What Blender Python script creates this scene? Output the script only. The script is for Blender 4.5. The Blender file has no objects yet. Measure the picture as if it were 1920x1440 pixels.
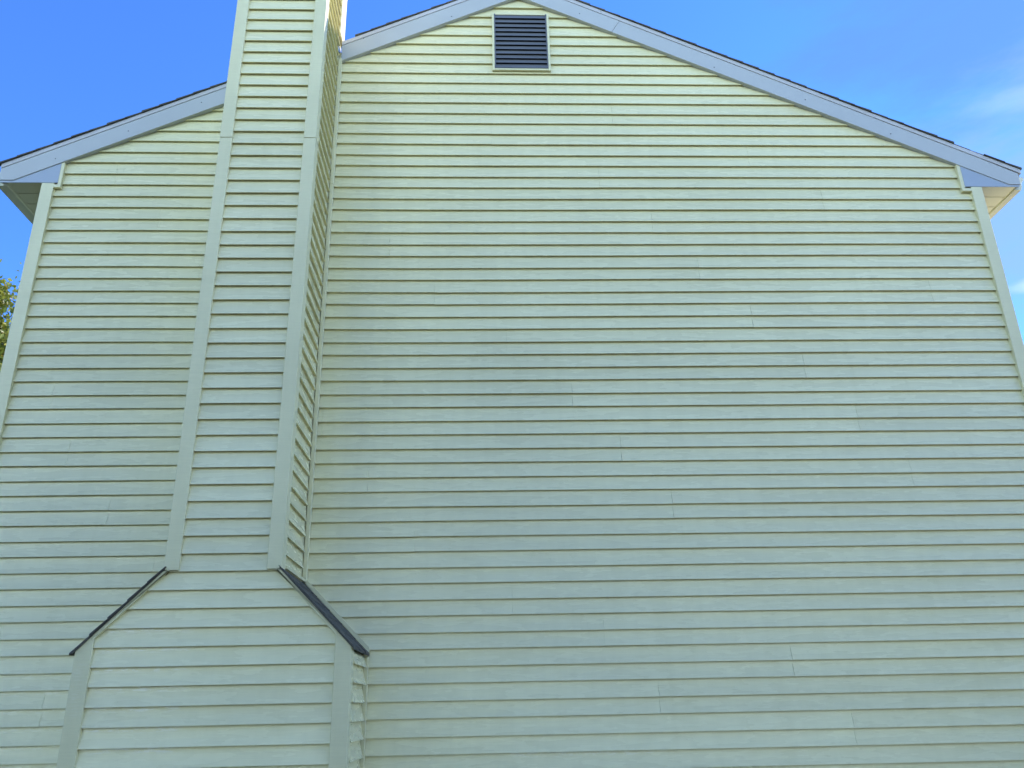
import bpy, bmesh, math, random
from mathutils import Vector, Matrix, noise

# ------------------------------------------------------------------ camera, sky, sun
scene = bpy.context.scene
COL = scene.collection
EYE = 1.6                                   # eye height of the photographer

cam_data = bpy.data.cameras.new("camera")
cam_data.sensor_width = 36.0
cam_data.lens = 1558.804 * 36.0 / 1920.0
cam_data.clip_start = 0.05
cam_data.clip_end = 3000.0
cam = bpy.data.objects.new("camera", cam_data)
COL.objects.link(cam)
pitch, yaw, roll = 0.3728667, 0.0449676, -0.0221489
F = Vector((math.sin(yaw) * math.cos(pitch), math.cos(yaw) * math.cos(pitch), math.sin(pitch)))
Rt = Vector((math.cos(yaw), -math.sin(yaw), 0))
Up = Rt.cross(F)
R2 = Rt * math.cos(roll) + Up * math.sin(roll)
U2 = -Rt * math.sin(roll) + Up * math.cos(roll)
cam.matrix_world = Matrix(((R2.x, U2.x, -F.x, 0.0),
                           (R2.y, U2.y, -F.y, -5.5078),
                           (R2.z, U2.z, -F.z, EYE),
                           (0, 0, 0, 1)))
scene.camera = cam

SUN_AZ, SUN_EL = 69.0, 34.0                 # degrees from +Y towards +X
sdir = Vector((math.sin(math.radians(SUN_AZ)) * math.cos(math.radians(SUN_EL)),
               math.cos(math.radians(SUN_AZ)) * math.cos(math.radians(SUN_EL)),
               math.sin(math.radians(SUN_EL))))
sun_data = bpy.data.lights.new("sun", 'SUN')
sun_data.energy = 2.6
sun_data.angle = math.radians(0.5)
sun_data.color = (1.0, 0.93, 0.82)
sun = bpy.data.objects.new("sun", sun_data)
sun.rotation_euler = (-sdir).to_track_quat('-Z', 'Y').to_euler()
COL.objects.link(sun)

world = bpy.data.worlds.new("World")
scene.world = world
world.use_nodes = True
wn, wl = world.node_tree.nodes, world.node_tree.links
wn.clear()
w_out = wn.new("ShaderNodeOutputWorld")
w_bg = wn.new("ShaderNodeBackground")
w_bg.inputs[1].default_value = 0.15
sky = wn.new("ShaderNodeTexSky")
sky.sky_type = 'NISHITA'
sky.sun_disc = False
sky.sun_elevation = math.radians(SUN_EL)
sky.sun_rotation = math.radians(SUN_AZ)
sky.air_density = 1.0
sky.dust_density = 0.0
sky.ozone_density = 4.0
w_tint = wn.new("ShaderNodeMix"); w_tint.data_type = 'RGBA'; w_tint.blend_type = 'MULTIPLY'
w_tint.inputs[0].default_value = 1.0
w_tint.inputs[7].default_value = (0.32, 0.55, 0.93, 1)
wl.new(sky.outputs[0], w_tint.inputs[6])
# thin wisps of cirrus, placed by compass direction and height in the sky
w_geo = wn.new("ShaderNodeTexCoord")


def wisp(az, el, wid_az, wid_el, tilt, amount, seed):
    """mask of a soft streak of cloud round one direction"""
    d = Vector((math.sin(math.radians(az)) * math.cos(math.radians(el)),
                math.cos(math.radians(az)) * math.cos(math.radians(el)), math.sin(math.radians(el))))
    e1 = Vector((math.cos(math.radians(az)), -math.sin(math.radians(az)), 0))
    e2 = e1.cross(d)
    t = math.radians(tilt)
    a = e1 * math.cos(t) + e2 * math.sin(t)
    b = -e1 * math.sin(t) + e2 * math.cos(t)
    outs = []
    for vec, wid in ((a, wid_az), (b, wid_el)):
        dot = wn.new("ShaderNodeVectorMath"); dot.operation = 'DOT_PRODUCT'
        wl.new(w_geo.outputs['Generated'], dot.inputs[0]); dot.inputs[1].default_value = vec
        m = wn.new("ShaderNodeMath"); m.operation = 'DIVIDE'
        wl.new(dot.outputs['Value'], m.inputs[0]); m.inputs[1].default_value = math.sin(math.radians(wid))
        p = wn.new("ShaderNodeMath"); p.operation = 'POWER'
        wl.new(m.outputs[0], p.inputs[0]); p.inputs[1].default_value = 2.0
        outs.append(p)
    s = wn.new("ShaderNodeMath"); s.operation = 'ADD'
    wl.new(outs[0].outputs[0], s.inputs[0]); wl.new(outs[1].outputs[0], s.inputs[1])
    dd = wn.new("ShaderNodeVectorMath"); dd.operation = 'DOT_PRODUCT'
    wl.new(w_geo.outputs['Generated'], dd.inputs[0]); dd.inputs[1].default_value = d
    nz = wn.new("ShaderNodeTexNoise"); nz.inputs['Scale'].default_value = 7.0
    nz.inputs['Detail'].default_value = 6.0; nz.inputs['Roughness'].default_value = 0.6
    mp = wn.new("ShaderNodeMapping"); mp.inputs['Location'].default_value = (seed, seed * 1.7, 0)
    mp.inputs['Scale'].default_value = (1, 1, 3.2)
    wl.new(w_geo.outputs['Generated'], mp.inputs[0]); wl.new(mp.outputs[0], nz.inputs['Vector'])
    ns = wn.new("ShaderNodeMath"); ns.operation = 'MULTIPLY_ADD'
    wl.new(nz.outputs[0], ns.inputs[0]); ns.inputs[1].default_value = -2.4; ns.inputs[2].default_value = 1.2
    s2 = wn.new("ShaderNodeMath"); s2.operation = 'ADD'
    wl.new(s.outputs[0], s2.inputs[0]); wl.new(ns.outputs[0], s2.inputs[1])
    mr = wn.new("ShaderNodeMapRange"); mr.interpolation_type = 'SMOOTHSTEP'
    wl.new(s2.outputs[0], mr.inputs['Value'])
    mr.inputs['From Min'].default_value = 1.3; mr.inputs['From Max'].default_value = 0.0
    mr.inputs['To Min'].default_value = 0.0; mr.inputs['To Max'].default_value = amount
    gt = wn.new("ShaderNodeMath"); gt.operation = 'GREATER_THAN'
    wl.new(dd.outputs['Value'], gt.inputs[0]); gt.inputs[1].default_value = 0.0
    mu = wn.new("ShaderNodeMath"); mu.operation = 'MULTIPLY'
    wl.new(mr.outputs[0], mu.inputs[0]); wl.new(gt.outputs[0], mu.inputs[1])
    return mu.outputs[0]


# unseen bright cloud bank, added behind the camera to brighten the upper wall
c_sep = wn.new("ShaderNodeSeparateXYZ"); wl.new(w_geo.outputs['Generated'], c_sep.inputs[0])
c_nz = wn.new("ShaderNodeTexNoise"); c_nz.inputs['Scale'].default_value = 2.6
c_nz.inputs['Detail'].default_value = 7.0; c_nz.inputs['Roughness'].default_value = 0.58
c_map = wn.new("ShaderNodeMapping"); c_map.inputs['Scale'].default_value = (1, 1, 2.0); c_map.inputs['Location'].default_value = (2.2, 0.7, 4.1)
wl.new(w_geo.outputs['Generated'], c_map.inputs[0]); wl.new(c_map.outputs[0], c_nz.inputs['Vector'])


def w_range(src, a, b, c=0.0, d=1.0):
    m = wn.new("ShaderNodeMapRange"); m.interpolation_type = 'SMOOTHSTEP'
    wl.new(src, m.inputs['Value']); m.inputs['From Min'].default_value = a; m.inputs['From Max'].default_value = b
    m.inputs['To Min'].default_value = c; m.inputs['To Max'].default_value = d
    return m.outputs[0]


def w_mul(a, b):
    m = wn.new("ShaderNodeMath"); m.operation = 'MULTIPLY'; wl.new(a, m.inputs[0]); wl.new(b, m.inputs[1])
    return m.outputs[0]


fill_mask = w_mul(w_range(c_nz.outputs[0], 0.38, 0.60), w_mul(w_range(c_sep.outputs[1], 0.0, -0.35), w_mul(w_range(c_sep.outputs[2], 0.02, 0.12), w_range(c_sep.outputs[2], 0.50, 0.24))))
fill_mix = wn.new("ShaderNodeMix"); fill_mix.data_type = 'RGBA'
wl.new(fill_mask, fill_mix.inputs[0]); wl.new(w_tint.outputs[2], fill_mix.inputs[6])
fill_mix.inputs[7].default_value = (22.8, 30.0, 33.0, 1)
w_prev = fill_mix.outputs[2]
HAZE, WHITE = (0.88, 1.42, 2.4, 1), (3.2, 3.7, 4.6, 1)
for *args, tone_c in ((43.0, 40.0, 15.0, 8.0, 0, 0.55, 7.7, (0.40, 0.80, 2.0, 1)), (44.0, 27.0, 14.0, 9.0, 0, 0.75, 5.5, HAZE),
                      (41.5, 33.2, 4.5, 0.8, -8, 0.10, 3.1, WHITE), (39.5, 23.0, 3.2, 0.6, 0, 0.35, 8.4, WHITE),
                      (40.5, 20.0, 3.5, 0.8, -4, 0.35, 1.3, WHITE)):
    mask = wisp(*args)
    mix = wn.new("ShaderNodeMix"); mix.data_type = 'RGBA'
    wl.new(mask, mix.inputs[0]); wl.new(w_prev, mix.inputs[6])
    mix.inputs[7].default_value = tone_c
    w_prev = mix.outputs[2]
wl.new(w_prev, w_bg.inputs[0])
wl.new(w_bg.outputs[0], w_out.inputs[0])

scene.view_settings.view_transform = 'Standard'
scene.view_settings.look = 'None'
scene.view_settings.gamma = 1.0
scene.view_settings.use_curve_mapping = False
scene.view_settings.exposure = 1.5


# ------------------------------------------------------------------ materials
def new_mat(name):
    m = bpy.data.materials.new(name); m.use_nodes = True
    nt = m.node_tree
    return m, nt, nt.nodes["Principled BSDF"]


def add_noise(nt, scale, detail=4, stretch=(1, 1, 1), rough=0.5):
    tc = nt.nodes.new("ShaderNodeTexCoord")
    mp = nt.nodes.new("ShaderNodeMapping"); mp.inputs['Scale'].default_value = stretch
    nz = nt.nodes.new("ShaderNodeTexNoise"); nz.inputs['Scale'].default_value = scale
    nz.inputs['Detail'].default_value = detail; nz.inputs['Roughness'].default_value = rough
    nt.links.new(tc.outputs['Object'], mp.inputs[0]); nt.links.new(mp.outputs[0], nz.inputs['Vector'])
    return nz.outputs[0]


def ramp(nt, src, lo, hi, a=0.3, b=0.7):
    r = nt.nodes.new("ShaderNodeValToRGB")
    r.color_ramp.elements[0].position = a; r.color_ramp.elements[0].color = (*lo, 1)
    r.color_ramp.elements[1].position = b; r.color_ramp.elements[1].color = (*hi, 1)
    nt.links.new(src, r.inputs[0])
    return r.outputs[0]


def math_node(nt, op, a, b=None, c=None):
    m = nt.nodes.new("ShaderNodeMath"); m.operation = op
    for i, v in enumerate((a, b, c)):
        if v is None: continue
        if isinstance(v, (int, float)): m.inputs[i].default_value = v
        else: nt.links.new(v, m.inputs[i])
    return m.outputs[0]


def smooth_mask(nt, v, a, b):
    mr = nt.nodes.new("ShaderNodeMapRange"); mr.interpolation_type = 'SMOOTHSTEP'
    nt.links.new(v, mr.inputs['Value'])
    mr.inputs['From Min'].default_value = a; mr.inputs['From Max'].default_value = b
    return mr.outputs[0]


VINYL = (0.79, 0.725, 0.44)


def vinyl(name, tint=1.0, wear_boxes=(), z_line=None, rough=0.25):
    """cream vinyl with a faint wood grain, slight fading and chalky scuffs where the photo has them"""
    m, nt, p = new_mat(name)
    c = [v * tint for v in VINYL]
    big = add_noise(nt, 0.9, 3, (1, 1, 2.2))
    base = ramp(nt, big, [v * 0.955 for v in c], [min(1, v * 1.035) for v in c])
    grain = add_noise(nt, 24, 5, (0.25, 0.25, 5.0), 0.65)
    gcol = ramp(nt, grain, (0.955, 0.955, 0.95), (1.0, 1.0, 1.0), 0.35, 0.6)
    mx = nt.nodes.new("ShaderNodeMix"); mx.data_type = 'RGBA'; mx.blend_type = 'MULTIPLY'
    mx.inputs[0].default_value = 1.0
    nt.links.new(base, mx.inputs[6]); nt.links.new(gcol, mx.inputs[7])
    # each length of siding has weathered a little differently; faint run-off streaks and grime
    fa = nt.nodes.new("ShaderNodeAttribute"); fa.attribute_name = "fade"
    run = ramp(nt, add_noise(nt, 5.0, 5, (2.6, 2.6, 0.22), 0.6), (0.962, 0.960, 0.945), (1.0, 1.0, 1.0), 0.30, 0.60)
    spot = ramp(nt, add_noise(nt, 70, 3, (1, 1, 1), 0.7), (0.90, 0.89, 0.84), (1.0, 1.0, 1.0), 0.25, 0.34)
    f1 = math_node(nt, 'ADD', fa.outputs['Fac'], 1.0)
    col = mx.outputs[2]
    for extra in (run, spot, f1):
        my = nt.nodes.new("ShaderNodeMix"); my.data_type = 'RGBA'; my.blend_type = 'MULTIPLY'; my.inputs[0].default_value = 1.0
        nt.links.new(col, my.inputs[6]); nt.links.new(extra, my.inputs[7]); col = my.outputs[2]
    # chalk: short whitish flecks that follow the upper edge of a course
    if wear_boxes:
        tc = nt.nodes.new("ShaderNodeTexCoord")
        sp = nt.nodes.new("ShaderNodeSeparateXYZ"); nt.links.new(tc.outputs['Object'], sp.inputs[0])
        flecks = smooth_mask(nt, add_noise(nt, 30, 6, (0.45, 0.45, 3.0), 0.75), 0.46, 0.60)
        total = None
        for (x0, x1, z0, z1, by_line, amt) in wear_boxes:
            mk = math_node(nt, 'MULTIPLY', smooth_mask(nt, sp.outputs[0], x0 - .03, x0 + .08),
                           smooth_mask(nt, sp.outputs[0], x1 + .03, x1 - .12))
            mk = math_node(nt, 'MULTIPLY', mk, smooth_mask(nt, sp.outputs[2], z0 - .01, z0 + .03))
            mk = math_node(nt, 'MULTIPLY', mk, smooth_mask(nt, sp.outputs[2], z1 + .01, z1 - .03))
            if by_line:
                fr = math_node(nt, 'FRACT', math_node(nt, 'DIVIDE', math_node(nt, 'SUBTRACT', z_line, sp.outputs[2]), 0.1016))
                mk = math_node(nt, 'MULTIPLY', mk, smooth_mask(nt, fr, 0.38, 0.12))
            mk = math_node(nt, 'MULTIPLY', math_node(nt, 'MULTIPLY', mk, flecks), amt)
            total = mk if total is None else math_node(nt, 'MAXIMUM', total, mk)
        m2 = nt.nodes.new("ShaderNodeMix"); m2.data_type = 'RGBA'
        nt.links.new(total, m2.inputs[0]); nt.links.new(col, m2.inputs[6])
        m2.inputs[7].default_value = (0.92, 0.88, 0.76, 1)
        col = m2.outputs[2]
    nt.links.new(col, p.inputs['Base Color'])
    rr = ramp(nt, add_noise(nt, 3.0, 4, (1, 1, 6)), (rough - .05,) * 3, (rough + .09,) * 3)
    nt.links.new(rr, p.inputs['Roughness'])
    p.inputs['IOR'].default_value = 1.6
    bp = nt.nodes.new("ShaderNodeBump"); bp.inputs['Strength'].default_value = 0.055
    bp.inputs['Distance'].default_value = 0.002
    nt.links.new(grain, bp.inputs['Height']); nt.links.new(bp.outputs[0], p.inputs['Normal'])
    return m


Z0 = 6.7396          # height of siding line 0 on the gable wall
ZC = 6.5322          # height of siding line 0 on the chimney
M_wall = vinyl("vinyl_gable", wear_boxes=((0.15, 1.15, 0.9, 1.40, True, 0.55), (-3.2, -2.2, 1.0, 1.95, True, 0.35)), z_line=Z0)
M_chim = vinyl("vinyl_chimney", wear_boxes=((-2.12, -1.55, 0.8, 2.10, True, 0.75),), z_line=ZC)
M_board = vinyl("vinyl_corner_board", 0.92, ((-2.19, -2.13, 1.60, 1.90, False, 0.8), (-0.745, -0.715, 1.50, 1.66, False, 0.9)), rough=0.40)
M_side = vinyl("vinyl_plain")


def metal(name, color, rough, var=0.03, spec=0.5):
    m, nt, p = new_mat(name)
    nz = add_noise(nt, 2.2, 4, (1, 1, 1.6))
    nt.links.new(ramp(nt, nz, [v * (1 - var) for v in color], [min(1, v * (1 + var)) for v in color]), p.inputs['Base Color'])
    nt.links.new(ramp(nt, add_noise(nt, 9, 4), (rough - .05,) * 3, (rough + .06,) * 3), p.inputs['Roughness'])
    p.inputs['Specular IOR Level'].default_value = spec
    bp = nt.nodes.new("ShaderNodeBump"); bp.inputs['Strength'].default_value = 0.08
    bp.inputs['Distance'].default_value = 0.004
    nt.links.new(add_noise(nt, 6, 3), bp.inputs['Height']); nt.links.new(bp.outputs[0], p.inputs['Normal'])
    return m


M_rake = metal("painted_aluminium_trim", (0.44, 0.445, 0.44), 0.42)
M_drip = metal("drip_strip_metal", (0.50, 0.48, 0.48), 0.45)
M_soffit = metal("soffit_vinyl", (0.78, 0.73, 0.52), 0.50)
M_louver = metal("louver_metal", (0.13, 0.135, 0.150), 0.34, 0.12)
M_dark = metal("vent_screen", (0.015, 0.016, 0.02), 0.8)
M_gutter = metal("gutter_metal", (0.72, 0.69, 0.52), 0.45)
M_nail = metal("nail_head", (0.10, 0.10, 0.12), 0.5)
M_flash = metal("flashing", (0.36, 0.35, 0.34), 0.45)


def shingle_mat():
    m, nt, p = new_mat("asphalt_shingle")
    g = add_noise(nt, 260, 3, (1, 1, 1), 0.8)
    b = add_noise(nt, 5, 4)
    c1 = ramp(nt, g, (0.030, 0.027, 0.022), (0.180, 0.165, 0.135), 0.35, 0.72)
    c2 = ramp(nt, b, (0.75, 0.75, 0.75), (1.15, 1.15, 1.15))
    mx = nt.nodes.new("ShaderNodeMix"); mx.data_type = 'RGBA'; mx.blend_type = 'MULTIPLY'; mx.inputs[0].default_value = 1
    nt.links.new(c1, mx.inputs[6]); nt.links.new(c2, mx.inputs[7]); nt.links.new(mx.outputs[2], p.inputs['Base Color'])
    p.inputs['Roughness'].default_value = 0.9
    bp = nt.nodes.new("ShaderNodeBump"); bp.inputs['Strength'].default_value = 0.6; bp.inputs['Distance'].default_value = 0.003
    nt.links.new(g, bp.inputs['Height']); nt.links.new(bp.outputs[0], p.inputs['Normal'])
    return m


M_shingle = shingle_mat()


def grass_mat():
    m, nt, p = new_mat("lawn")
    c1 = ramp(nt, add_noise(nt, 60, 5, (1, 1, 1), 0.7), (0.012, 0.014, 0.005), (0.035, 0.037, 0.014))
    c2 = ramp(nt, add_noise(nt, 0.35, 4), (0.8, 0.85, 0.7), (1.25, 1.15, 1.1))
    mx = nt.nodes.new("ShaderNodeMix"); mx.data_type = 'RGBA'; mx.blend_type = 'MULTIPLY'; mx.inputs[0].default_value = 1
    nt.links.new(c1, mx.inputs[6]); nt.links.new(c2, mx.inputs[7]); nt.links.new(mx.outputs[2], p.inputs['Base Color'])
    p.inputs['Roughness'].default_value = 0.95
    return m


def leaf_mat():
    m, nt, p = new_mat("leaves")
    at = nt.nodes.new("ShaderNodeAttribute"); at.attribute_name = "tone"
    r = nt.nodes.new("ShaderNodeValToRGB")
    e = r.color_ramp.elements
    e[0].position = 0.0; e[0].color = (0.05, 0.08, 0.018, 1)
    e[1].position = 1.0; e[1].color = (0.30, 0.15, 0.03, 1)
    a = e.new(0.45); a.color = (0.16, 0.20, 0.032, 1)
    a = e.new(0.80); a.color = (0.36, 0.34, 0.06, 1)
    nt.links.new(at.outputs['Fac'], r.inputs[0]); nt.links.new(r.outputs[0], p.inputs['Base Color'])
    p.inputs['Roughness'].default_value = 0.45
    tr = nt.nodes.new("ShaderNodeBsdfTranslucent")
    nt.links.new(r.outputs[0], tr.inputs[0])
    mixs = nt.nodes.new("ShaderNodeMixShader"); mixs.inputs[0].default_value = 0.4
    out = nt.nodes["Material Output"]
    nt.links.new(p.outputs[0], mixs.inputs[1]); nt.links.new(tr.outputs[0], mixs.inputs[2])
    nt.links.new(mixs.outputs[0], out.inputs[0])
    return m


def bark_mat():
    m, nt, p = new_mat("bark")
    nt.links.new(ramp(nt, add_noise(nt, 12, 5, (1, 1, .25), .7), (0.04, 0.032, 0.025), (0.13, 0.105, 0.085)), p.inputs['Base Color'])
    p.inputs['Roughness'].default_value = 0.9
    return m


# ------------------------------------------------------------------ mesh helpers
class MB:
    """collects vertices and faces and links them as ONE mesh object"""
    def __init__(self):
        self.v, self.f, self.s, self.t = [], [], [], {}

    def face(self, pts, smooth=False):
        n = len(self.v); self.v += [tuple(p) for p in pts]
        self.f.append(tuple(range(n, n + len(pts)))); self.s.append(smooth)

    def grid(self, rows, smooth=True, tone=0.0):
        f0 = len(self.f)
        n = len(self.v); w = len(rows[0])
        for r in rows: self.v += [tuple(p) for p in r]
        for i in range(len(rows) - 1):
            for j in range(w - 1):
                a = n + i * w + j
                self.f.append((a, a + w, a + w + 1, a + 1)); self.s.append(smooth)
        if tone:
            for i in range(f0, len(self.f)): self.t[i] = tone

    def box(self, x0, x1, y0, y1, z0, z1):
        self.prism([(x0, z0), (x1, z0), (x1, z1), (x0, z1)], y0, y1)

    def prism(self, poly, y0, y1):
        """polygon in the XZ plane pushed from y0 (front) to y1 (back)"""
        a = sum(poly[i][0] * poly[(i + 1) % len(poly)][1] - poly[(i + 1) % len(poly)][0] * poly[i][1] for i in range(len(poly)))
        if a < 0: poly = poly[::-1]
        n = len(self.v); k = len(poly)
        self.v += [(x, y0, z) for x, z in poly] + [(x, y1, z) for x, z in poly]
        self.f.append(tuple(range(n, n + k))); self.s.append(False)
        self.f.append(tuple(range(n + 2 * k - 1, n + k - 1, -1))); self.s.append(False)
        for i in range(k):
            j = (i + 1) % k
            self.f.append((n + j, n + i, n + k + i, n + k + j)); self.s.append(False)

    def build(self, name, mat, parent=None, bevel=0.0, weld=False):
        me = bpy.data.meshes.new(name)
        me.from_pydata(self.v, [], self.f)
        me.polygons.foreach_set("use_smooth", self.s)
        me.materials.append(mat); me.update()
        if self.t:
            at = me.attributes.new("fade", 'FLOAT', 'FACE')
            at.data.foreach_set("value", [self.t.get(i, 0.0) for i in range(len(self.f))])
        o = bpy.data.objects.new(name, me); COL.objects.link(o)
        if parent: o.parent = parent
        if bevel:
            b = o.modifiers.new("bevel", 'BEVEL'); b.width = bevel; b.segments = 2
            b.limit_method = 'ANGLE'; b.angle_limit = math.radians(40)
        return o


def part(name, parent, label=None):
    o = bpy.data.objects.new(name, None); COL.objects.link(o); o.parent = parent
    if label: o['label'] = label
    return o


rnd = random.Random(11)
COURSE = 0.1016
BUTT = 0.0185


def nz1(a, b, c=0.0):
    return noise.noise(Vector((a, b, c)))


def siding(mb, courses, zline, xl, xr, place, seams=None, step=0.11, jit=0.0012, seed=0.0, wav=1.0):
    """lapped vinyl courses. place(u, z, d) -> world point, d = how far the face stands off the sheathing"""
    seams = seams or {}
    prof = (-0.10, 0.0, 0.12, 0.3, 0.5, 0.7, 0.86, 0.965, 1.0)
    for m in courses:
        pair = m if m % 2 else m - 1
        cuts = sorted(seams.get(pair, []))
        zt, zb = zline(m, 0), zline(m + 1, 0)
        lo, hi = min(xl(zt), xl(zb)), max(xr(zt), xr(zb))
        if hi - lo < 0.02: continue
        edges = [lo] + [c for c in cuts if lo + .05 < c < hi - .05] + [hi]
        for i in range(len(edges) - 1):
            pr = random.Random(pair * 31 + i * 7 + int(seed * 100))
            g0, g1 = pr.uniform(.0002, .0016), pr.uniform(.0002, .0008)
            a, b = edges[i] + (g0 if i else 0), edges[i + 1] - (g1 if i < len(edges) - 2 else 0)
            dzp = pr.uniform(-1, 1) * jit if len(edges) > 2 else 0.0
            dyp = pr.uniform(0, 0.0012)
            tone = pr.uniform(-.035, .03)
            n = max(2, int((b - a) / step) + 1)
            us = [a + (b - a) * q / (n - 1) for q in range(n)]
            rows = []

            def pt(u, s, extra=0.0, dd=None):
                z_t, z_b = zline(m, u), zline(m + 1, u)
                z = z_t + (z_b - z_t) * s + dzp * max(0, s) + 0.0009 * wav * nz1(u * 1.3 + seed, m * 1.9, 2.0) * max(0, s)
                uu = min(max(u, xl(z)), xr(z)) if xl(z) < xr(z) else (xl(z) + xr(z)) / 2
                ss = max(0.0, s)
                d = BUTT * (0.34 * ss + 0.66 * ss * ss) + dyp * min(1, ss * 4)
                w = 0.0016 * nz1(uu * 0.9 + seed, m * 3.1) + 0.0004 * nz1(uu * 4.0 + seed, m * 1.7, 5.0)
                # an oil-can ripple in the middle of the face
                w2 = 0.0016 * nz1(uu * 1.6 + seed, m * 2.3, 9.0) * math.sin(math.pi * min(1, ss))
                d += wav * (w * ss + w2)
                if dd is not None: d = dd
                return place(uu, z + extra, d)
            for s in prof: rows.append([pt(u, s) for u in us])
            # rounded nose of the butt
            rows.append([pt(u, 1.0, -0.0012, None) for u in us])
            mb.grid(rows, True, tone)
            bt = []
            for u in us:
                p1 = pt(u, 1.0, -0.0012); p2 = pt(u, 1.0, 0.0045, 0.0002)
                bt.append((p1, p2))
            mb.grid([[q[0] for q in bt], [q[1] for q in bt]], False)
            # cut ends
            for u in (us[0], us[-1]):
                col = [pt(u, s) for s in prof[1:]]
                back = [pt(u, s, 0, -0.001) for s in prof[1:]]
                mb.grid([col, back], False)


def lerp_table(t, k):
    if k <= t[0][0]: return t[0][1]
    for (a, va), (b, vb) in zip(t, t[1:]):
        if k <= b: return va + (vb - va) * (k - a) / (b - a)
    return t[-1][1]


# the courses were not hung perfectly level: sag in mm against the string line, at three places along the wall
SAG_L = ((0, 10), (11, 8), (20, 5), (30, 2), (36, 1), (41, 5), (53, 3))
SAG_M = ((0, 5), (5, 1), (10, -5), (15, -9), (20, -13), (26, -12), (30, -6), (34, -1), (40, 4.5), (44, 2), (53, 0))
SAG_R = ((0, 10), (11, 7), (20, 3), (30, 0), (35, -2), (41, 2), (48, -4), (54, -7), (66, -7))


def wall_line(k, x):
    l, m, r = lerp_table(SAG_L, k), lerp_table(SAG_M, k), lerp_table(SAG_R, k)
    if x < -0.47:
        t = min(1, max(0, (x + 2.6) / 2.13)); t = t * t * (3 - 2 * t); v = l + (m - l) * t
    else:
        t = min(1, (x + 0.47) / 3.75); t = t * t * (3 - 2 * t) * .5 + t * .5; v = m + (r - m) * t
    alt = 1.6 if k % 2 else -1.6
    return Z0 - COURSE * k + (v + alt) * 0.001


def chim_line(k, x):
    return ZC - COURSE * k + (0.0006 if k % 2 else -0.0006)


# ------------------------------------------------------------------ ground
gm = MB(); gm.face([(-900, -900, 0), (900, -900, 0), (900, 900, 0), (-900, 900, 0)])
ground = gm.build("ground", grass_mat()); ground['kind'] = 'structure'
dm = MB(); dm.box(6.2, 10.6, -30, 14, -0.1, 0.02)  # unseen pale slab, added to bounce sunlight up to the right soffit
bounce = dm.build("bounce_slab", metal("concrete", (0.55, 0.52, 0.46), 0.85, 0.10)); bounce['kind'] = 'structure'

# ------------------------------------------------------------------ the house
house = bpy.data.objects.new("house", None); COL.objects.link(house)
house['label'] = "cream sided house gable with siding clad chimney and louvered attic vent"
house['category'] = "house"
house.location = (0.375, 0, 0)


def hb(mb, name, mat, parent=house, bevel=0.0, label=None):
    o = mb.build(name, mat, None, bevel)
    o.parent = parent
    o.matrix_parent_inverse = Matrix.Translation((-0.375, 0, 0))
    if label: o['label'] = label
    return o


def hpart(name, label=None):
    o = part(name, house, label)
    o.matrix_parent_inverse = Matrix.Translation((-0.375, 0, 0))
    return o


def sub(mb, name, mat, parent, bevel=0.0, label=None):
    o = mb.build(name, mat, parent, bevel)
    if label: o['label'] = label
    return o


RX = 0.375                       # ridge
SL = 0.4902                      # roof slope


def rake_bottom(x): return 7.359 - SL * abs(x - RX)     # underside of the rake board, front face


XL, XR = -3.330, 4.064           # wall corners
DEPTH = 9.5
# front wall
wm = MB()
wm.prism([(XL + .005, 0), (XR - .005, 0), (XR - .005, rake_bottom(XR) + .13), (RX, rake_bottom(RX) + .13),
          (XL + .005, rake_bottom(XL) + .13)], 0.016, 0.16)
SEAMS = {5: [1.119], 7: [.125], 11: [.976, -2.783], 15: [1.366, -2.404], 17: [-.657], 21: [-.311, 3.458], 25: [.216],
         29: [.675, -2.948], 27: [2.384], 31: [2.711, -1.069], 33: [.996, -2.766], 35: [-.743, 3.022], 39: [-.418],
         37: [1.322, -2.439], 43: [.218], 45: [.804, -2.983], 49: [1.126, -2.647], 19: [1.689, -2.054], 23: [2.047],
         13: [2.747], 47: [1.999], 51: [2.331], 41: [-2.097], 55: [-.1], 57: [1.7, -2.8], 9: [2.2], 3: [-.3]}
siding(wm, range(-8, 65), wall_line,
       lambda z: max(-3.25, RX - (7.359 + .05 - z) / SL), lambda z: min(3.99, RX + (7.359 + .05 - z) / SL),
       lambda u, z, d: (u, 0.0165 - d, z), SEAMS, seed=1.3)
hb(wm, "gable_wall", M_wall)

# side and rear walls
for sgn, X in ((-1, XL), (1, XR)):
    sm = MB()
    sm.box(X if sgn < 0 else X - .15, X + .15 if sgn < 0 else X, 0.165, DEPTH, 0, 5.42)
    siding(sm, range(12, 65), lambda k, x: Z0 - COURSE * k, lambda z: 0.10, lambda z: DEPTH - .1,
           (lambda u, z, d, X=X, s=sgn: (X + s * (d + .0005), u, z)), step=1.2, seed=4.0 + sgn)
    hb(sm, "side_wall", M_side)
bw = MB(); bw.prism([(XL + .01, 0), (XR - .01, 0), (XR - .01, 5.55), (RX, 7.42), (XL + .01, 5.55)], DEPTH - .15, DEPTH + .01)
hb(bw, "rear_wall", M_side)

# corner boards (two legs, hollow vinyl outside corners)
for x0, x1, zt in ((XL + .012, -3.226, 5.4235), (3.963, XR - .012, 5.4235)):
    b = MB(); b.box(x0, x1, -0.020, 0.0145, 0.15, zt)
    if x0 < 0: b.box(x0 - .0005, x0 + .004, -0.0195, 0.09, 0.15, zt - .002)
    else: b.box(x1 - .004, x1 + .0005, -0.0195, 0.09, 0.15, zt - .002)
    hb(b, "corner_board", M_board, bevel=0.003)

# ------------------------------------------------------------------ rake boards
YB = -0.028


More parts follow.
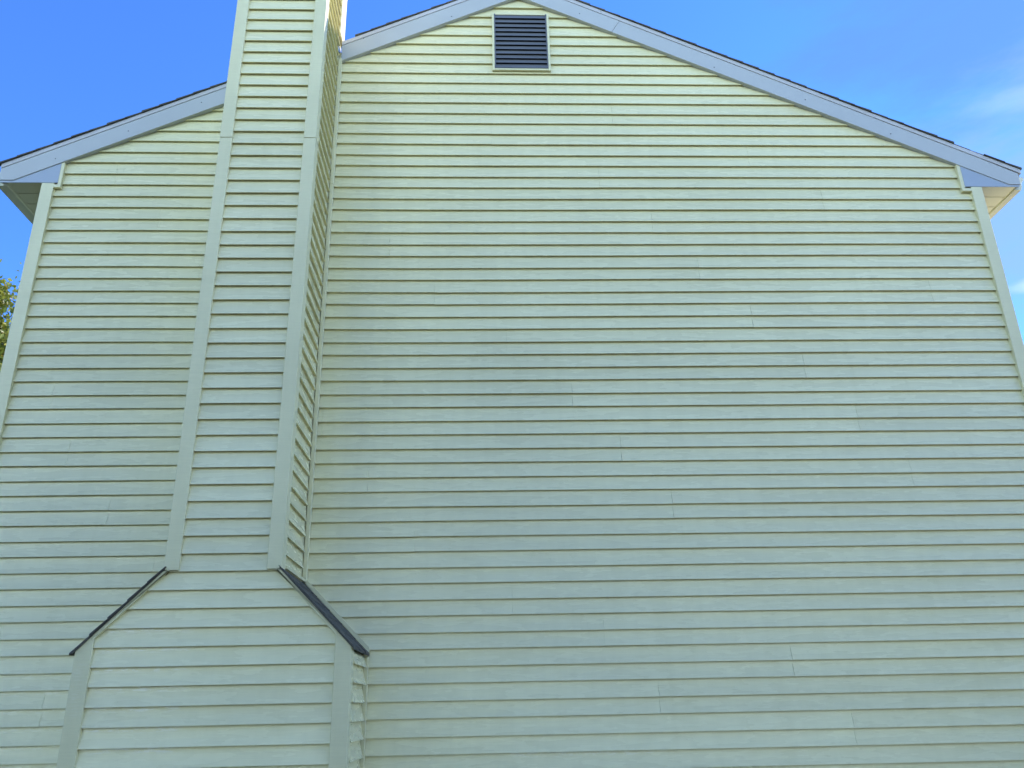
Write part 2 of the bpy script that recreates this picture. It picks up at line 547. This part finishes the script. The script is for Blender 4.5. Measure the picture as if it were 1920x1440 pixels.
def rake_strip(x0, x1, lo, hi, y0, y1, end0=0.0, end1=0.0):
    """parallelogram between two heights above the rake's lower edge"""
    mb = MB()
    mb.prism([(x0, rake_bottom(x0) + lo), (x1, rake_bottom(x1) + lo), (x1 + end1, rake_bottom(x1 + end1) + hi),
              (x0 + end0, rake_bottom(x0 + end0) + hi)], y0, y1)
    return mb


def nails(mb, pts):
    for x, z in pts:
        k = 8; r = 0.0045
        mb.prism([(x + r * math.cos(i * 2 * math.pi / k), z + r * math.sin(i * 2 * math.pi / k)) for i in range(k)], YB - .0025, YB + .001)


BOXZ = 5.426
# three lengths: left eave to chimney, chimney to ridge, ridge to right eave
xe_l, xe_r = -3.643, 4.376


def rake_poly_end(xe, s):
    """rake board from the eave end: level cut at the bottom, plumb end"""
    tipx = RX + s * (7.359 - (BOXZ + .018)) / SL       # where the lower edge meets the level cut
    return tipx


tl = rake_poly_end(xe_l, -1)
rm = MB(); rm.prism([(xe_l, BOXZ + .018), (tl, BOXZ + .018), (-1.74, rake_bottom(-1.74)), (-1.74, rake_bottom(-1.74) + .158),
                     (xe_l, rake_bottom(xe_l) + .158)], YB, 0.012)
r1 = hb(rm, "rake_board", M_rake, bevel=0.002)
rm = rake_strip(-1.112, RX - .0005, 0, .158, YB, 0.012)
r2 = hb(rm, "rake_board", M_rake, bevel=0.002)
tr = rake_poly_end(xe_r, 1)
xj = 1.165
rm = MB()
rm.prism([(RX + .0005, rake_bottom(RX)), (xj - .001, rake_bottom(xj)), (xj + .075 - .001, rake_bottom(xj + .075) + .158), (RX + .0005, rake_bottom(RX) + .158)], YB - .001, 0.012)
rm.prism([(xj + .001, rake_bottom(xj)), (tr, BOXZ + .018), (xe_r, BOXZ + .018), (xe_r, rake_bottom(xe_r) + .150), (4.1, rake_bottom(4.1) + .158),
          (xj + .076, rake_bottom(xj + .075) + .158)], YB + .0005, 0.012)
r3 = hb(rm, "rake_board", M_rake, bevel=0.002)
for r, ns in ((r1, ((-2.735, 5.905), (-3.25, 5.64), (-2.2, 6.19))), (r2, ((-.936, 6.87), (-.2, 7.12))),
              (r3, ((2.01, 6.60), (2.74, 6.27), (3.4, 5.93), (.9, 7.17)))):
    for one in ns:
        nm = MB(); nails(nm, (one,)); nm.build("nail_head", M_nail, r)
# drip strip above the board, under the shingles
for x0, x1, r, e in ((xe_l, -1.74, r1, .160), (-1.112, RX - .0006, r2, .160), (RX + .0006, 1.085, r3, .160), (1.088, xe_r + .025, r3, .160)):
    t = rake_strip(x0, x1, .1605, .198, YB - .004, 0.012)
    t.build("drip_strip", M_drip, r)

# ------------------------------------------------------------------ eave returns, soffits, gutters
for s, XW, xb, xj0, xj1, xc, xo in ((-1, XL, -3.200, -3.200, -3.175, -3.236, xe_l), (1, XR, 3.916, 3.888, 3.916, 3.975, xe_r)):
    ret = hpart("eave_return")
    # triangular end panel
    z_in = rake_bottom(xb)
    t = MB(); t.prism([(xb, BOXZ), (xo - s * .010, BOXZ), (xo - s * .010, BOXZ + .018), (rake_poly_end(xo, s), BOXZ + .020), (xb, z_in + .02)], YB + .007, YB + .0135)
    sub(t, "end_panel", metal("end_panel_metal", (0.33, 0.37, 0.44), 0.36), ret)
    # J channel round the panel
    t = MB(); t.box(min(xj0, xj1), max(xj0, xj1), -0.020, 0.012, 5.385, rake_bottom(xb) + .004 if s < 0 else rake_bottom(xj0))
    a, b = sorted((xj0 if s > 0 else xj1, xc))
    if s > 0: t.box(xj1 + .0005, 3.9745, -0.0195, 0.012, 5.385, 5.412)
    else: t.box(-3.2355, xj0 - .0005, -0.0195, 0.012, 5.385, 5.412)
    sub(t, "panel_channel", M_board, ret, 0.002)
    # soffit panels running back under the eave
    t = MB()
    xin, xout = (XW - .001, -3.584) if s < 0 else (XW + .001, 4.337)
    a, b = sorted((xin, xout))
    y = YB + .012; k = 0
    while y < DEPTH:
        t.box(a, b, y + .004, y + .141, BOXZ + .003, BOXZ + .012)
        y += .145; k += 1
    t.box(a, b, YB + .014, DEPTH, BOXZ + .055, BOXZ + .06)
    sub(t, "soffit", M_soffit, ret)
    # fascia and gutter, K profile
    t = MB()
    if s > 0: pf = [(4.343, 5.428), (4.350, 5.420), (4.400, 5.420), (4.412, 5.450), (4.412, 5.475), (4.440, 5.515), (4.440, 5.540), (4.343, 5.540)]
    else: pf = [(-3.590, 5.428), (-3.597, 5.420), (-3.670, 5.420), (-3.682, 5.450), (-3.682, 5.475), (-3.710, 5.515), (-3.710, 5.540), (-3.590, 5.540)]
    if s > 0: pf = [(4.3435, 5.424), (4.3435, 5.4155)] + pf[2:]
    t.prism(pf, 0.0125, DEPTH)
    sub(t, "gutter", M_gutter, ret)

# ------------------------------------------------------------------ roof
rf = MB()
TH = 0.199
DE = 0.050
for s in (-1, 1):
    xe = xe_l - .02 if s < 0 else xe_r + .035
    # deck
    a, b = (xe, RX) if s < 0 else (RX, xe)
    pr = random.Random(5 + s)
    L = abs(xe - RX)
    n = int(L / .1265) + 1
    ux = s

    def zt(x): return rake_bottom(x) + TH
    # deck with a notch for the chimney on the left slope
    segs = [(a, b, 0.013)]
    if s < 0: segs = [(a, -1.80, .013), (-1.7995, -1.1005, 0.10), (-1.10, b, .013)]
    for x0, x1, y0 in segs:
        rf.prism([(x0, zt(x0) - .09), (x1, zt(x1) - .09), (x1, zt(x1)), (x0, zt(x0))], y0, DEPTH + .3)
    for i in range(n):
        # course i counted from the eave; its lower edge stands proud of the course below
        e0 = L - i * .1265
        e1 = max(0.0, e0 - .1265 - .03)
        x_lo, x_hi = RX + s * e0, RX + s * e1
        tlo = 0.016 + pr.uniform(-.002, .002)
        if s > 0 and i in (1, 2, 3, 6): tlo = 0.010 + 0.002 * (i == 2)
        thi = 0.006
        spans = [(-0.043 + pr.uniform(-.003, .003) + (.012 if (s > 0 and i in (2, 3)) else 0), DEPTH + .3)]
        mid = (x_lo + x_hi) / 2
        if s < 0 and -1.86 < mid < -1.04: spans = [(0.10, DEPTH + .3)]
        for y0, y1 in spans:
            zl, zh = zt(x_lo), zt(x_hi)
            ylo = y0 + (pr.uniform(-.002, .002))
            # slab of this course with ragged front corner
            p = [(x_lo, ylo, zl + .001), (x_hi, y0, zh + .001), (x_hi, y0, zh + thi), (x_lo, ylo, zl + tlo)]
            q = [(c[0], y1, c[2]) for c in p]
            if s > 0: p, q = [p[i_] for i_ in (1, 0, 3, 2)], [q[i_] for i_ in (1, 0, 3, 2)]
            rf.face(p); rf.face(q[::-1])
            for j in range(4):
                j2 = (j + 1) % 4
                rf.face([p[j2], p[j], q[j], q[j2]])
# ridge cap
for i in range(70):
    y = -0.045 + i * .14
    for s in (-1, 1):
        z = rake_bottom(RX) + TH + .02
        rf.face([(RX, y, z + .004), (RX + s * .13, y, z - .13 * SL + .004), (RX + s * .13, y + .17, z - .13 * SL - .002), (RX, y + .17, z - .002)])
        rf.face([(RX, y, z + .004), (RX + s * .13, y, z - .13 * SL + .004), (RX + s * .13, y, z - .13 * SL - .006), (RX, y, z - .006)])
hb(rf, "roof", M_shingle)

# ------------------------------------------------------------------ attic vent
vent = hpart("attic_vent")
vx0, vx1, vz0, vz1 = .143, .633, 6.546, 7.176
vx1 -= .002; vz0 += .014
t = MB()
t.box(vx0, vx0 + .019, -.021, .010, vz0 - .004, vz1); t.box(vx1 - .019, vx1, -.021, .010, vz0 - .004, vz1)
t.box(vx0 + .0195, vx1 - .0195, -.0195, .010, vz0, vz0 + .017); t.box(vx0 + .0195, vx1 - .0195, -.012, .010, vz1 - .012, vz1)
sub(t, "vent_frame", M_board, vent, 0.0015)
t = MB(); t.box(vx0 + .020, vx1 - .020, -.0022, .010, vz0 + .018, vz1 - .013)
sub(t, "insect_screen", M_dark, vent)
t = MB()
ix0, ix1, iz0, iz1 = vx0 + .0200, vx1 - .0200, vz0 + .0175, vz1 - .0125
t.box(ix0, ix0 + .009, -.0225, -.003, iz0, iz1); t.box(ix1 - .009, ix1, -.0225, -.003, iz0, iz1)
t.box(ix0 + .0095, ix1 - .0095, -.0235, -.003, iz0, iz0 + .006)
ns = 12; ph = (iz1 - iz0 - .006) / ns
for i in range(ns):
    zb = iz0 + .012 + i * ph
    # steep blade leaning back, with a turned-out lip at its foot
    p = [(-.0055, zb + ph - .006), (-.0150, zb + .008), (-.0195, zb + .008), (-.0215, zb - .003), (-.0190, zb - .003), (-.0178, zb + .006), (-.0152, zb + .006), (-.0055, zb + ph - .008)]
    x0, x1 = ix0 + .0092, ix1 - .0092
    for j in range(len(p)):
        q, r = p[j], p[(j + 1) % len(p)]
        t.face([(x0, q[0], q[1]), (x0, r[0], r[1]), (x1, r[0], r[1]), (x1, q[0], q[1])])
sub(t, "louver_panel", M_louver, vent)

# ------------------------------------------------------------------ chimney chase
chim = hpart("chimney", "siding clad chimney chase that widens at the bottom over 45 degree shingled shoulders")
CX = -1.449
TOPZ = 8.9
YF = -0.6475
shoulder_z = 2.372
LOWHALF, UPHALF = 0.749, 0.331


def half(z):
    """half width of the front siding"""
    if z > shoulder_z - .004: return 0.249
    return min(0.659, 0.303 + (shoulder_z - z) * 0.975 + .004)


cf = MB()
cf.box(CX - .312, CX + .312, YF + .002, -0.001, shoulder_z - .02, TOPZ)
cf.box(CX - .312, CX + .312, 0.0, 0.075, 6.3, TOPZ)
cf.prism([(CX - .732, 0), (CX + .732, 0), (CX + .732, 1.93), (CX + .312, 2.35), (CX - .312, 2.35), (CX - .732, 1.93)], YF + .002, -0.001)
siding(cf, range(-22, 63), chim_line, lambda z: CX - half(z), lambda z: CX + half(z), lambda u, z, d: (u, YF - d, z), seed=7.7, wav=.8)
sub(cf, "front_siding", M_chim, chim)
for s in (-1, 1):
    t = MB()
    X = CX + s * 0.314
    siding(t, range(-22, 41), chim_line, lambda z: -.585, lambda z: -.078 if z < 6.86 else -.105,
           (lambda u, z, d, X=X, s=s: (X + s * d, u, z)), seed=9.1 + s, step=.2)
    sub(t, "side_siding", M_chim, chim)
    t = MB()
    X = CX + s * 0.734
    siding(t, range(45, 63), chim_line, lambda z: -.588, lambda z: -.062, (lambda u, z, d, X=X, s=s: (X + s * d * 1.2, u, min(z, 1.925))), seed=12.1 + s, step=.2)
    sub(t, "lower_side_siding", M_chim, chim)

# corner boards of the chimney: front leg and side leg, joined at about 5.35 m
for s in (-1, 1):
    for z0, z1, e in ((shoulder_z, 5.3495, 0.0), (5.3515, TOPZ, 0.0012)):
        pass
    t = MB()
    xo, xi = CX + s * UPHALF, CX + s * 0.246
    for z0, z1, e in ((shoulder_z, 5.349, 0.0), (5.352, TOPZ, 0.0014)):
        poly = [(xi, -.675 - e), (xo + s * e, -.675 - e), (xo + s * e, -.583), (xo - s * .006, -.583), (xo - s * .006, -.650), (xi, -.650)]
        n = len(t.v)
        k = len(poly)
        t.v += [(x, y, z0) for x, y in poly] + [(x, y, z1) for x, y in poly]
        fc = [tuple(range(n, n + k)), tuple(range(n + 2 * k - 1, n + k - 1, -1))] + [(n + i, n + k + i, n + k + (i + 1) % k, n + (i + 1) % k) for i in range(k)]
        if s > 0: fc = [f[::-1] for f in fc]
        t.f += fc; t.s += [False] * len(fc)
    sub(t, "corner_board", M_board, chim, 0.0025)
    # rear corner board, above the roof only
    t = MB(); a, b = sorted((CX + s * .314, CX + s * (UPHALF + .003))); t.box(a, b, -.098, .085, 6.3 if s < 0 else 6.862, TOPZ)
    sub(t, "rear_corner_board", M_board, chim, 0.002)
    # lower boards, cut to the slope of the shoulder
    xo, xi, xk = CX + s * LOWHALF, CX + s * .657, CX + s * .657
    zt_o, zt_i = 1.950, 2.040
    t = MB()
    t.prism([(xi, .1), (xo, .1), (xo, zt_o), (xi, zt_i)], -.675, -.650)
    a, b = sorted((xo - s * .006, xo)); t.box(a, b, -.6495, -.585, .1, zt_o - .002)
    sub(t, "lower_corner_board", M_board, chim, 0.0025)
    # sloping trim under the shingles, on the front
    def sh(dx, off): return 2.374 - (dx - .331) * 1.02 + off      # height over the front, dx from the centre line
    t = MB(); t.prism([(CX + s * .300, sh(.300, -.030)), (CX + s * .760, sh(.760, -.030)) if False else (CX + s * .664, sh(.664, -.036)),
                       (CX + s * .664, sh(.664, -.004)), (CX + s * .334, sh(.334, -.004)), (CX + s * .300, 2.3705)], -.6765, -.650)
    sub(t, "slope_trim", M_board, chim, 0.0015)
    # shingled shoulder
    t = MB(); pr = random.Random(3 + s)
    n = 5
    for i in range(n):
        x0 = .766 - i * .0885; x1 = max(.316, x0 - .0885 - .03)
        y0 = -.690 + pr.uniform(-.004, .004)
        for (ya, yb) in ((y0, -.458 + .05 * (i % 2)), (-.452 + .05 * (i % 2), -.208 + .04 * (i % 3)), (-.202 + .04 * (i % 3), -.0135)):
            dj = pr.uniform(-.006, .008)
            xa = x0 + dj
            P = [(CX + s * xa, sh(xa, 0)), (CX + s * x1, sh(x1, 0)), (CX + s * x1, sh(x1, .003)), (CX + s * xa, sh(xa, .013 + pr.uniform(-.003, .003)))]
            t.prism(P, ya, yb)
    t.prism([(CX + s * .762, sh(.762, -.008)), (CX + s * .320, sh(.320, -.008)), (CX + s * .320, sh(.320, -.001)), (CX + s * .762, sh(.762, -.001))], -.686, -.012)
    sub(t, "shoulder_roof", M_shingle, chim)
    # flashing strip along the house wall and J trim at the foot of the upper side
    t = MB(); t.prism([(CX + s * .337, sh(.337, .012)), (CX + s * .762, sh(.762, .012)), (CX + s * .762, sh(.762, .046)), (CX + s * .337, sh(.337, .046))], -.0130, .004)
    sub(t, "shoulder_flashing", M_board, chim)
    t = MB(); a, b = sorted((CX + s * .3145, CX + s * .342)); t.box(a, b, -.582, -.034, 2.386, 2.402)
    sub(t, "foot_channel", M_board, chim)
# cap above the frame
t = MB(); t.box(CX - .38, CX + .38, -.73, .13, TOPZ, TOPZ + .06)
t.box(CX - .11, CX + .11, -.40, -.18, TOPZ + .06, TOPZ + .35); t.box(CX - .16, CX + .16, -.45, -.13, TOPZ + .38, TOPZ + .41)
sub(t, "chimney_cap", M_flash, chim)

# inner corner posts where the chimney meets the wall
for s in (-1, 1):
    for (xa, xb, z0, z1) in ((.3165, .345, 5.4205, 6.655), (.3175, .3445, 2.392, 5.418), (.734, .760, .1, 1.926)):
        if s < 0 and z1 > 6: z1 = 6.33
        t = MB(); a, b = sorted((CX + s * xa, CX + s * xb)); t.box(a, b, -.030, .004, z0, z1)
        hb(t, "inner_corner_post", M_board, bevel=0.003)


# ------------------------------------------------------------------ the tree beyond the house
def make_tree(name, base, height, spread, seed, label, tips=None, leaves=110000):
    pr = random.Random(seed)
    root = bpy.data.objects.new(name, None); COL.objects.link(root)
    root.location = base; root['label'] = label; root['category'] = "tree"
    segs = []                     # (p0, p1, r0, r1)
    ends = []

    def grow(p, d, length, r, depth):
        n = 4
        for i in range(n):
            q = p + d * (length / n)
            d2 = (d + Vector((pr.uniform(-1, 1), pr.uniform(-1, 1), pr.uniform(-.5, .9))) * .13).normalized()
            r2 = r * .88
            segs.append((p.copy(), q.copy(), r, r2)); p, d, r = q, d2, r2
            if depth >= 2: ends.append((p.copy(), depth))
        if depth < 5:
            for _ in range(3 if depth < 3 else 2):
                ax = Vector((pr.uniform(-1, 1), pr.uniform(-1, 1), pr.uniform(-.25, .55))).normalized()
                grow(p, (d * .62 + ax * .75).normalized(), length * pr.uniform(.62, .8), r * .66, depth + 1)
    # trunk with limbs leaving at several heights
    p = Vector((0, 0, 0)); r = height * .022
    tz = 0
    for i in range(10):
        q = p + Vector((pr.uniform(-.15, .15), pr.uniform(-.15, .15), height * .085))
        segs.append((p.copy(), q.copy(), r, r * .87))
        if i >= 2:
            for _ in range(2):
                a = pr.uniform(0, 2 * math.pi)
                reach = spread * (1.0 - .07 * max(0, i - 4)) * .30
                grow(q, Vector((math.cos(a), math.sin(a), .35 + .06 * i)).normalized(), reach, r * .5, 2)
        p, r = q, r * .87
    grow(p, Vector((0, 0, 1)), height * .08, r, 2)
    bm_ = MB()
    for p0, p1, r0, r1 in segs:
        d = (p1 - p0).normalized(); a = d.orthogonal().normalized(); b = d.cross(a)
        k = 6
        ring0 = [p0 + (a * math.cos(i * 2 * math.pi / k) + b * math.sin(i * 2 * math.pi / k)) * r0 for i in range(k + 1)]
        ring1 = [p1 + (a * math.cos(i * 2 * math.pi / k) + b * math.sin(i * 2 * math.pi / k)) * r1 for i in range(k + 1)]
        bm_.grid([ring0, ring1])
    bm_.build("trunk", bark_mat() if "bark" not in bpy.data.materials else bpy.data.materials["bark"], root)
    vs, fs, tone = [], [], []
    per = max(1, leaves // len(ends))
    for e, dep in ends:
        t0 = pr.random()
        cl = .45 + .35 * pr.random()
        for _ in range(per):
            o = e + Vector((pr.gauss(0, cl * .55), pr.gauss(0, cl * .55), pr.gauss(0, cl * .42)))
            s_ = pr.uniform(.06, .115)
            nrm = Vector((pr.gauss(0, 1), pr.gauss(0, 1), pr.gauss(.5, 1))).normalized()
            a = nrm.orthogonal().normalized(); b = nrm.cross(a)
            th = pr.uniform(0, 6.28); a, b = a * math.cos(th) + b * math.sin(th), b * math.cos(th) - a * math.sin(th)
            n = len(vs)
            vs += [o - a * s_, o + b * s_ * .55, o + a * s_ * 1.1 + nrm * s_ * .2, o - b * s_ * .55]
            fs.append((n, n + 1, n + 2, n + 3))
            tone.append(min(1, max(0, .34 + .36 * t0 + pr.gauss(0, .14))))
    me = bpy.data.meshes.new("crown"); me.from_pydata([tuple(v) for v in vs], [], fs)
    at = me.attributes.new("tone", 'FLOAT', 'FACE'); at.data.foreach_set("value", tone)
    me.materials.append(bpy.data.materials.get("leaves") or leaf_mat())
    o = bpy.data.objects.new("crown", me); COL.objects.link(o); o.parent = root
    return root


make_tree("tree", (-15.2, 16.0, -0.5), 14.3, 6.2, 21, "tall leafy tree with yellowing leaves, seen past the left corner of the house")


def make_light_blocker_trees():
    """unseen trees added behind the camera to dim and green light low on the wall"""
    pr = random.Random(77)
    mb = MB(); tone = []
    x = -34.0
    while x < 40:
        x += pr.uniform(3.0, 4.6)
        h = pr.uniform(9.2, 10.8); y = -12.8 + pr.uniform(-2.0, 1.5)
        for i in range(2600):
            t = pr.random()
            rr = (2.6 * math.sin(math.pi * min(1, .12 + .86 * t)) ** .7) * (pr.random() ** .35)
            a = pr.uniform(0, 6.283)
            c = Vector((x + rr * math.cos(a), y + rr * math.sin(a), .4 + (h - .4) * t))
            nrm = Vector((math.cos(a) + pr.gauss(0, .6), math.sin(a) + pr.gauss(0, .6), .4 + pr.gauss(0, .6))).normalized()
            u = nrm.orthogonal().normalized(); v = nrm.cross(u); sz = pr.uniform(.10, .24)
            mb.face([c - u * sz, c + v * sz * .6, c + u * sz, c - v * sz * .6]); tone.append(min(1, max(0, pr.gauss(.0, .12))))
    o = mb.build("light_blocker_trees", bpy.data.materials["leaves"])
    at = o.data.attributes.new("tone", 'FLOAT', 'FACE'); at.data.foreach_set("value", tone)
    o['kind'] = 'stuff'; o['label'] = "unseen row of trees added to cut the light low on the gable"; o['category'] = "light_blocker_trees"
    return o


make_light_blocker_trees()
